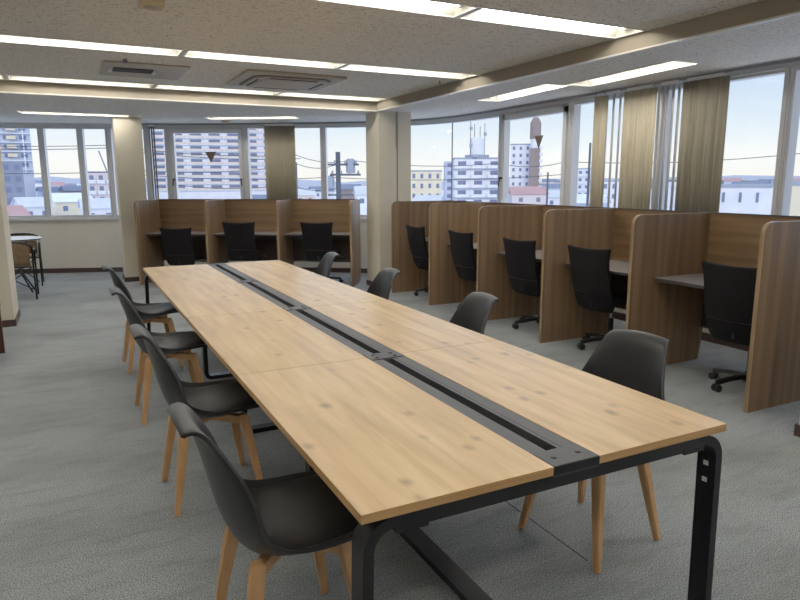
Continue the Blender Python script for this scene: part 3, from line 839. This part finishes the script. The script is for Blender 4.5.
# ------------------------------------------------------------------ bistro set and side table on the left
bx, by = -1.25, 8.86
t = thing('bistro_table', 'small round white-topped bistro table between two rattan chairs', 'table', (bx, by, 0))
MB().lathe([(.335, .700), (.345, .704), (.345, .722), (.335, .727)], seg=40).build('tabletop', M['white_top'], t)
mb = MB(); mb.tube([(.343*math.cos(2*PI*i/40), .343*math.sin(2*PI*i/40), .713) for i in range(40)], .008, 6, closed=True, up=(0, 0, 1)); mb.build('rim', M['black_metal'], t)
for k in range(4):
    a = PI/4+k*PI/2; c, s = math.cos(a), math.sin(a)
    MB().tube([(.24*c, .24*s, .70), (.05*c, .05*s, .42), (.06*c, .06*s, .30), (.26*c, .26*s, .0)], .011, 8).build('leg', M['black_metal'], t)
MB().tube([(.055*math.cos(2*PI*i/16), .055*math.sin(2*PI*i/16), .36) for i in range(16)], .007, 6, closed=True, up=(0, 0, 1)).build('leg_ring', M['black_metal'], t)
def make_rattan():
    root = thing('rattan_chair', '', 'chair')    # faces local +y
    w = .25
    # rear hoop: arch of the back flowing into the arms
    pts = []
    for i in range(17):
        a = PI*i/16; pts.append((w*math.cos(a)*1.0, -.22+.0*math.sin(a)-.045*math.sin(a), .62+.105*math.sin(a)**.6 if 0 < i < 16 else .62))
    arm = [(w, .20, .0), (w, .20, .56), (w, .15, .61), (w, -.05, .62)]
    full = arm+pts+[(-x, y, z) for x, y, z in arm[::-1]]
    MB().tube(full, .011, 8, up=None).build('arm_frame', M['black_metal'], root)
    for sx in (1, -1):
        MB().tube([(sx*w, -.22, .62), (sx*w*.98, -.22, .42), (sx*w, -.25, .0)], .011, 8).build('leg', M['black_metal'], root)
        MB().tube([(sx*.22, -.21, .40), (-sx*.22, .18, .06)], .007, 6).build('cross_brace', M['black_metal'], root)
    mb = MB(); rows = []
    for j in range(6):
        z = .43+.26*j/5; rows.append([Vector((.215*t_/4, -.235-.035*(1-(t_/4)**2)*(j/5+.4), z+(.03*(1-(t_/4)**2)*(j/5)))) for t_ in range(-4, 5)])
    mb.grid(rows); o = mb.build('woven_back', M['rattan'], root, smooth=True); o.modifiers.new('t', 'SOLIDIFY').thickness = .012
    MB().box(-.225, .225, -.21, .20, .405, .43, bev=.01).build('woven_seat', M['rattan'], root)
    MB().tube([(-.235, -.215, .41), (.235, -.215, .41), (.235, .205, .41), (-.235, .205, .41)], .009, 8, closed=True, up=(0, 0, 1)).build('seat_rail', M['black_metal'], root)
    return root
rc = make_rattan(); rc.location = (-1.245, 8.31, 0); rc['label'] = 'rattan armchair with its woven back to the camera, in front of the bistro table'; rc['group'] = 'rattan chairs at the bistro table'
dup(rc, (-1.22, 9.46, 0), PI, 'rattan armchair facing the camera behind the bistro table')
st = thing('side_table', 'dark mahogany side table cropped at the left edge by the cream pillar', 'table', (-1.40, 4.93, 0))
MB().box(-.27, .27, -.30, .30, .40, .44, bev=.004).build('tabletop', M['dark_wood'], st)
for sx in (-1, 1):
    for sy in (-1, 1): MB().box(sx*.245-.022, sx*.245+.022, sy*.265-.022, sy*.265+.022, 0, .40, bev=.003).build('leg', M['dark_wood'], st)
MB().box(-.24, .24, -.26, .26, .14, .16).build('shelf', M['dark_wood'], st)

# ------------------------------------------------------------------ outside
GZ = -9.0
mb = MB(); mb.box(-700, 900, 6, 1000, GZ-1, GZ); mb.box(14, 900, -700, 6, GZ-1, GZ)
structure(mb.build('ground', M['x_roof']))
def ridge(name, D, z_hi, m, a0, a1, seed, amp):
    rnd = random.Random(seed); mb = MB(); rows = [[], [], []]; n = 90
    ph = [rnd.uniform(0, 6.28) for _ in range(6)]
    for i in range(n+1):
        a = R(a0+(a1-a0)*i/n); h = z_hi+amp*sum(math.sin(a*f_+p)/(k+1) for k, (f_, p) in enumerate(zip((7, 17, 41, 83, 131, 190), ph)))
        rows[0].append(Vector((D*math.sin(a), D*math.cos(a), GZ))); rows[1].append(Vector((D*math.sin(a), D*math.cos(a), h))); rows[2].append(Vector((D*1.3*math.sin(a), D*1.3*math.cos(a), h*.8)))
    mb.grid(rows); return structure(mb.build(name, m))
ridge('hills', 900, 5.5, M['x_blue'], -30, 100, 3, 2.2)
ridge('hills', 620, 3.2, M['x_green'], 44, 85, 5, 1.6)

def building(loc, w, ztop, rz, label, wall, rows, cols, depth=14, balc=None, kind='building', fz0=None, stagger=False, winw=.45, roofbits=True, slabs=None):
    """local x along the facade, -y towards the room"""
    root = thing('apartment_building', label, 'building', (loc[0], loc[1], GZ), rz)
    H = ztop-GZ
    MB().box(-w/2, w/2, 0, depth, 0, H).build('wall', wall, root)
    MB().box(-w/2-.15, w/2+.15, -.15, depth+.15, H, H+.5).build('roof', M['x_grey'], root)
    fh = H/rows; cw = w/cols
    for r in range(rows):
        z = r*fh
        if z+fh < (fz0 if fz0 is not None else 4.0): continue
        for c in range(cols):
            x = -w/2+(c+.5)*cw
            f_ = MB().box(x-cw*winw/2, x+cw*winw/2, -.12, .02, z+fh*.32, z+fh*.78).build('window', M['x_win'], root)
        if balc:
            for c in range(cols):
                x = -w/2+(c+.5)*cw
                MB().box(x-cw*.43, x+cw*.43, -1.0, -.05, z+fh*.02, z+fh*.36).build('balcony', balc, root)
        if slabs: MB().box(-w/2-.1, w/2+.1, -1.0, .05, z-.12, z+.12).build('floor_slab', slabs, root)
    return root
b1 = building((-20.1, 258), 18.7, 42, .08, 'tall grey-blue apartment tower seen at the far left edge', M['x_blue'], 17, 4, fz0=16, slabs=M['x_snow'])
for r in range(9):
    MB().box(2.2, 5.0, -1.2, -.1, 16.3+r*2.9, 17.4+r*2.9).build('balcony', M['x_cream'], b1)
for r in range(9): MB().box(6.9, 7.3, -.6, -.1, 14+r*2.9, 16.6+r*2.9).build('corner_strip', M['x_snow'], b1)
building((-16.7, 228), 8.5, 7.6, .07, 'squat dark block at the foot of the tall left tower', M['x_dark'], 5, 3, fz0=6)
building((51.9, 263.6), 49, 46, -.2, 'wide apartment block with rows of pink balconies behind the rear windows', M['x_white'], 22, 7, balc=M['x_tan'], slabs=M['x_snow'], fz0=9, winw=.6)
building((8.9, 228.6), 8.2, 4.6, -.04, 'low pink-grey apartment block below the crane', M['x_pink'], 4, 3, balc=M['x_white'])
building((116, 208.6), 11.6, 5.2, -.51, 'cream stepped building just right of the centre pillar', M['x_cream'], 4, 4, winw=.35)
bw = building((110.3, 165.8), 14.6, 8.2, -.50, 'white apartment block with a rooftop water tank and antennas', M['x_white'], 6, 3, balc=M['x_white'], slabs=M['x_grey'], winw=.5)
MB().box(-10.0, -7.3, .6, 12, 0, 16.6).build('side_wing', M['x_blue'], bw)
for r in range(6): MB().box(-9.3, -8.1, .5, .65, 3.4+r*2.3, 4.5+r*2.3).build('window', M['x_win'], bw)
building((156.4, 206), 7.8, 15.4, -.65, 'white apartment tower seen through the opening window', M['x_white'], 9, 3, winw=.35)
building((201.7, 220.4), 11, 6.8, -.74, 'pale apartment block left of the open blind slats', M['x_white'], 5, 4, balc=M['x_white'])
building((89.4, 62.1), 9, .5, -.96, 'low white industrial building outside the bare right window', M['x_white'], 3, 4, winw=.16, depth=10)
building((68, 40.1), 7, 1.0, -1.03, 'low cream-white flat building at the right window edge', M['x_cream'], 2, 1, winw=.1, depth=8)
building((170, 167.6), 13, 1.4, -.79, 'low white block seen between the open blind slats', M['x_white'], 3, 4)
# rooftop pieces standing on buildings
tk = thing('water_tank', 'drum-shaped pale blue water tank on the white apartment block', 'water tank', (111.0, 167.7, 8.7))
MB().lathe([(2.2, 0), (2.2, 5.4), (1.9, 5.9)], seg=20).build('drum', M['x_white'], tk)
MB().box(-2.8, 2.8, -2.4, 2.4, 0, .8).build('plinth', M['x_grey'], tk)
for x, h in ((-2.6, 10.5), (-1.2, 9.8), (.8, 9.2), (2.5, 10.2)): MB().tube([(x, -.3, 0), (x, -.3, h)], .11, 6).build('antenna', M['x_pole'], tk)
for x, z in ((-2.6, 9), (-2.6, 4), (2.5, 7.5)): MB().box(x-.45, x+.45, -.7, -.4, z-1.0, z).build('dish', M['x_grey'], tk)
ts = thing('stair_tower', 'brown stair tower topped by a round tank beside the white tower', 'tower', (153.7, 194.0, GZ), -.67)
MB().box(-2.0, 2.0, 0, 5, 0, 22.6).build('shaft', M['x_brown'], ts)
for r in range(10): MB().box(1.7, 2.9, -.2, 3, 2.4*r+.8, 2.4*r+1.8).build('landing', M['x_white'], ts)
MB().lathe([(1.7, 22.6), (1.7, 26.0)], (0, 2.5, 0), 16).build('tank_stand', M['x_white'], ts)
MB().lathe([(2.0, 26.0), (2.0, 31.8), (1.2, 33.4), (.3, 34)], (0, 2.5, 0), 16).build('tank', M['x_brown'], ts)

def house(x, y, w, zt, rz, label, wall, roof, depth=7):
    root = thing('house', label, 'house', (x, y, GZ), rz)
    H = zt-GZ; e = H-1.7
    MB().box(-w/2, w/2, 0, depth, 0, e).build('wall', wall, root)
    mb = MB(); mb.prism([(-w/2-.4, -.5, e-.1), (w/2+.4, -.5, e-.1), (w/2+.4, depth/2, H), (-w/2-.4, depth/2, H)], (0, 0, .18))
    mb.prism([(-w/2-.4, depth+.5, e-.1), (w/2+.4, depth+.5, e-.1), (w/2+.4, depth/2, H), (-w/2-.4, depth/2, H)], (0, 0, .18))
    mb.prism([(-w/2, 0, e), (-w/2, depth, e), (-w/2, depth/2, H)], (.1, 0, 0)); mb.prism([(w/2-.1, 0, e), (w/2-.1, depth, e), (w/2-.1, depth/2, H)], (.1, 0, 0))
    mb.build('roof', roof, root)
    for k in (-1, 1): MB().box(k*w*.25-.5, k*w*.25+.5, -.08, .02, e-2.0, e-.9).build('window', M['x_win'], root)
    return root
hs = [(-6.5, 148.7, 5.5, -1.5, .04, 'x_white', 'x_roof', 'white house roof low in the left window, beside the squat dark block'),
      (0.4, 160.8, 8.0, -.9, .25, 'x_cream', 'x_snow', 'house with a broad snowy gable roof in the second left window'),
      (-6.1, 298.7, 9.3, -.1, .02, 'x_blue', 'x_roofdark', 'distant blue-grey house beyond the left mullion'),
      (1.2, 258.8, 6, .4, -.01, 'x_brown', 'x_roofdark', 'distant brownish house right of the snowy gable roof'),
      (4.6, 138.7, 6, -1.7, -.04, 'x_white', 'x_roof', 'white house below the pink-grey apartment block'),
      (-8.3, 108.5, 5, -2.0, .3, 'x_white', 'x_red', 'house with a reddish roof at the bottom of the first left window'),
      (17.9, 97.1, 10, -1.4, -.18, 'x_white', 'x_snow', 'house with white roof below the pink balconies'),
      (30.1, 114.8, 5, -.9, -.26, 'x_pink', 'x_roofdark', 'pink-walled house right of the balcony block'),
      (69.5, 207.3, 6.5, -1.0, -.32, 'x_tan', 'x_roof', 'tan-walled house left of the utility pole'),
      (88.9, 242.9, 8.6, -.3, -.35, 'x_white', 'x_roofdark', 'dark-roofed house behind the utility pole'),
      (91.6, 220.4, 7, .6, -.39, 'x_brown', 'x_roofdark', 'brown house just right of the utility pole'),
      (60.3, 135.9, 4.6, .4, -.42, 'x_snow', 'x_roof', 'bright white narrow house beside the centre pillar'),
      (35.8, 102.6, 6.5, -1.6, -.34, 'x_white', 'x_roofdark', 'grey-roofed house at the foot of the utility pole'),
      (72.2, 130, 6, -1.7, -.51, 'x_white', 'x_roof', 'house with pale roof below the cream stepped building'),
      (104.1, 132.7, 9, .1, -.66, 'x_pink', 'x_red', 'long red-roofed house below the brown stair tower'),
      (191.4, 229.3, 9.1, .5, -.69, 'x_blue', 'x_roofdark', 'distant dark-roofed house right of the stair tower'),
      (120.4, 141.4, 6.1, -1.1, -.70, 'x_white', 'x_roof', 'white house right of the red-roofed house'),
      (101.3, 108.9, 6, -1.5, -.75, 'x_blue', 'x_snow', 'blue-walled house with white roof below the pale apartment block'),
      (118, 106.2, 5.5, -.5, -.83, 'x_white', 'x_roof', 'white house half hidden by the tan blind'),
      (141, 110, 7.2, -1.2, -.90, 'x_grey', 'x_roofdark', 'grey house behind the darker brown blind'),
      (268.7, 189.6, 11, 1.1, -.95, 'x_brown', 'x_roofdark', 'far dark house on the skyline of the bare right window'),
      (214, 178.7, 13, 1.1, -.87, 'x_white', 'x_roof', 'far white house behind the right blinds')]
rnd = random.Random(11)
for (x, y, w, zt, rz, a, b, lab) in hs: house(x, y, w, zt, rz+rnd.choice((-.3, .25, .1)), lab, M[a], M[b])
for a0, a1, n in ((-.06, .02, 6), (.44, .52, 5), (.68, .78, 8), (.93, 1.03, 9)):
    for k in range(n):
        a = a0+(a1-a0)*(k+.5)/n; D = 360+(k % 3)*60+rnd.uniform(0, 10); wd = rnd.uniform(6, 9)
        x, y = -.5+D*math.sin(a), -1.2+D*math.cos(a)
        r0 = thing('house', 'tiny hazy house on the far skyline outside the windows', 'house', (x, y, GZ), -a+rnd.uniform(-.3, .3), 'tiny houses on the far skyline')
        H = 8.2+rnd.uniform(0, 2.4)
        MB().box(-wd/2, wd/2, 0, 8, 0, H).build('wall', M[rnd.choice(('x_white', 'x_grey', 'x_tan', 'x_blue'))], r0)
        mb = MB(); mb.prism([(-wd/2-.3, -.3, H), (-wd/2-.3, 8.3, H), (-wd/2-.3, 4, H+1.8)], (wd+.6, 0, 0)); mb.build('roof', M[rnd.choice(('x_roofdark', 'x_roof', 'x_red', 'x_dark'))], r0)


# utility poles and lines
def pole(x, y, zt, label, r=.16, arms=True, rz=0):
    root = thing('utility_pole', label, 'utility pole', (x, y, GZ), rz)
    H = zt-GZ
    MB().tube([(0, 0, 0), (0, 0, H)], r, 10, r2=r*.75).build('shaft', M['x_pole'], root)
    if arms:
        for z, x0, x1 in ((H-.75, -1.0, 1.25), (H-1.35, -.5, 1.35)):
            MB().box(x0, x1, -.22, -.12, z-.06, z+.06).build('crossarm', M['x_pole'], root)
            for k in range(4):
                xx = x0+(x1-x0)*(.08+.28*k); MB().lathe([(.05, 0), (.08, .08), (.04, .2)], (xx, -.17, z+.05), 8).build('insulator', M['x_grey'], root)
        MB().lathe([(.25, 0), (.28, .1), (.28, .75), (.2, .85)], (.75, 0, H-1.25), 12).build('transformer', M['x_grey'], root)
        MB().lathe([(.2, 0), (.22, .6), (.15, .7)], (-.45, 0, H-2.1), 12).build('transformer', M['x_grey'], root)
        MB().box(-.9, .9, -.25, -.15, H-2.6, H-2.5).build('crossarm', M['x_pole'], root)
    return root
pole(14.1, 36.0, 3.25, 'utility pole with crossarms and transformers left of the centre pillar', r=.2, rz=-.37)
pole(94.6, 101.5, 9.2, 'distant tall pole beside the open blind slats', r=.3, arms=False)
pole(56.7, 68.3, 2.7, 'thin pole right of the brown stair tower', r=.16, arms=False)
pole(12.3, 38.5, 2.7, 'second thinner pole with small crossarm at left of the transformer pole', r=.05, arms=False)
def line(pts, label, r=.022):
    mb = MB(); out = []
    for a, b in zip(pts, pts[1:]):
        a, b = Vector(a), Vector(b)
        for k in range(8):
            t_ = k/8; p = a.lerp(b, t_); p.z -= .25*4*t_*(1-t_); out.append(p)
    out.append(Vector(pts[-1])); mb.tube(out, r, 5)
    return tag(mb.build('power_line', M['x_pole']), label, 'power line', 'power lines outside')
line([(-12, 40, 3.75), (1.61, 38.71, 3.5), (11.8, 36.9, 3.05), (14.9, 35.8, 2.75), (22.6, 31.4, 2.55), (25.6, 29.0, 2.6), (34, 20, 2.9)], 'highest power line crossing the windows from left to right')
line([(-12, 40, 3.55), (1.61, 38.71, 3.35), (12.0, 36.7, 2.85)], 'power line just under the highest one at left')
line([(-12, 40, 2.4), (1.5, 38.72, 2.05), (13.6, 36.2, 1.75), (26, 29, 1.9)], 'lower power line sagging past the crane')
line([(2, 30, 2.0), (11.6, 36.0, 2.5), (14.1, 36.0, 2.55)], 'short power line rising towards the transformer pole')
line([(4, 34, 1.4), (11.0, 36.0, 1.35), (14.0, 36.0, 1.1)], 'lowest power line left of the transformer pole')
cn = thing('crane', 'thin crane boom rising above the pink-grey apartment block', 'crane', (15.6, 328.4, GZ))
mb = MB(); mb.tube([(1.6, 0, 11), (-2.6, 0, 24.8)], .3, 6); mb.build('boom', M['x_dark'], cn)
mb = MB(); mb.tube([(1.6, 0, 0), (1.6, 0, 11.5)], .4, 6); mb.build('mast', M['x_dark'], cn)

# ------------------------------------------------------------------ world, camera
w = bpy.data.worlds.new('sky'); scene.world = w; w.use_nodes = True; t = w.node_tree; t.nodes.clear()
o = t.nodes.new('ShaderNodeOutputWorld'); bg = t.nodes.new('ShaderNodeBackground'); tc = t.nodes.new('ShaderNodeTexCoord')
sx = t.nodes.new('ShaderNodeSeparateXYZ'); rp = t.nodes.new('ShaderNodeValToRGB')
t.links.new(tc.outputs['Generated'], sx.inputs[0])
mpn = t.nodes.new('ShaderNodeMapping'); mpn.inputs['Scale'].default_value = (1, 1, 7)
t.links.new(tc.outputs['Generated'], mpn.inputs['Vector'])
nz = t.nodes.new('ShaderNodeTexNoise'); nz.inputs['Scale'].default_value = 2.2; nz.inputs['Detail'].default_value = 5
t.links.new(mpn.outputs[0], nz.inputs['Vector'])
t.links.new(sx.outputs[2], rp.inputs['Fac'])
e = rp.color_ramp.elements
for _ in range(3): e.new(.5)
for el, (p, c) in zip(e, ((0.0, (252, 249, 238)), (.035, (254, 254, 250)), (.075, (226, 240, 250)), (.15, (192, 215, 244)), (.5, (170, 196, 234)))):
    el.position = p; el.color = (*s2l(c), 1)
mx = t.nodes.new('ShaderNodeMix'); mx.data_type = 'RGBA'
mr = t.nodes.new('ShaderNodeMapRange'); mr.inputs['From Min'].default_value = .48; mr.inputs['From Max'].default_value = .68; mr.inputs['To Max'].default_value = .65
t.links.new(nz.outputs['Fac'], mr.inputs['Value']); t.links.new(mr.outputs[0], mx.inputs[0])
t.links.new(rp.outputs['Color'], mx.inputs[6]); mx.inputs[7].default_value = (*s2l((240, 244, 250)), 1)
t.links.new(mx.outputs[2], bg.inputs['Color']); bg.inputs['Strength'].default_value = 1.06
t.links.new(bg.outputs[0], o.inputs['Surface'])

def sun(name, d, strength, angle, rgb):
    l = bpy.data.lights.new(name, 'SUN'); l.energy = strength; l.angle = R(angle); l.color = s2l(rgb)
    so = bpy.data.objects.new(name, l); COL.objects.link(so); so.rotation_euler = Vector(d).to_track_quat('-Z', 'Y').to_euler()
sun('overcast_daylight', (-.70, -.62, -.50), 3.2, 100, (222, 234, 255))  # added wide fill from the window side to brighten the room
sun('hazy_sun', (.45, .80, -.40), 1.6, 20, (255, 244, 232))  # second added lamp from behind, lifts the outside facades

cam = bpy.data.cameras.new('camera'); co = bpy.data.objects.new('camera', cam); COL.objects.link(co)
cam.sensor_width = 36; cam.lens = 646.6/800*36; cam.clip_end = 3000; cam.clip_start = .02
yaw, pitch, roll = .4672, .1803, -.0027
fw = Vector((math.sin(yaw)*math.cos(pitch), math.cos(yaw)*math.cos(pitch), -math.sin(pitch)))
r_ = Vector((math.cos(yaw), -math.sin(yaw), 0)); u_ = r_.cross(fw)
r2 = r_*math.cos(roll)+u_*math.sin(roll); u2 = -r_*math.sin(roll)+u_*math.cos(roll)
mtx = Matrix((r2, u2, -fw)).transposed().to_4x4(); mtx.translation = Vector((-.5214, -1.2289, 1.4509))
co.matrix_world = mtx; scene.camera = co

scene.view_settings.view_transform = 'Standard'
scene.view_settings.look = 'None'
scene.view_settings.exposure = 0.0
scene.view_settings.gamma = 1.2
scene.cycles.max_bounces = 8; scene.cycles.diffuse_bounces = 5; scene.cycles.transparent_max_bounces = 12
scene.cycles.sample_clamp_indirect = 6.0
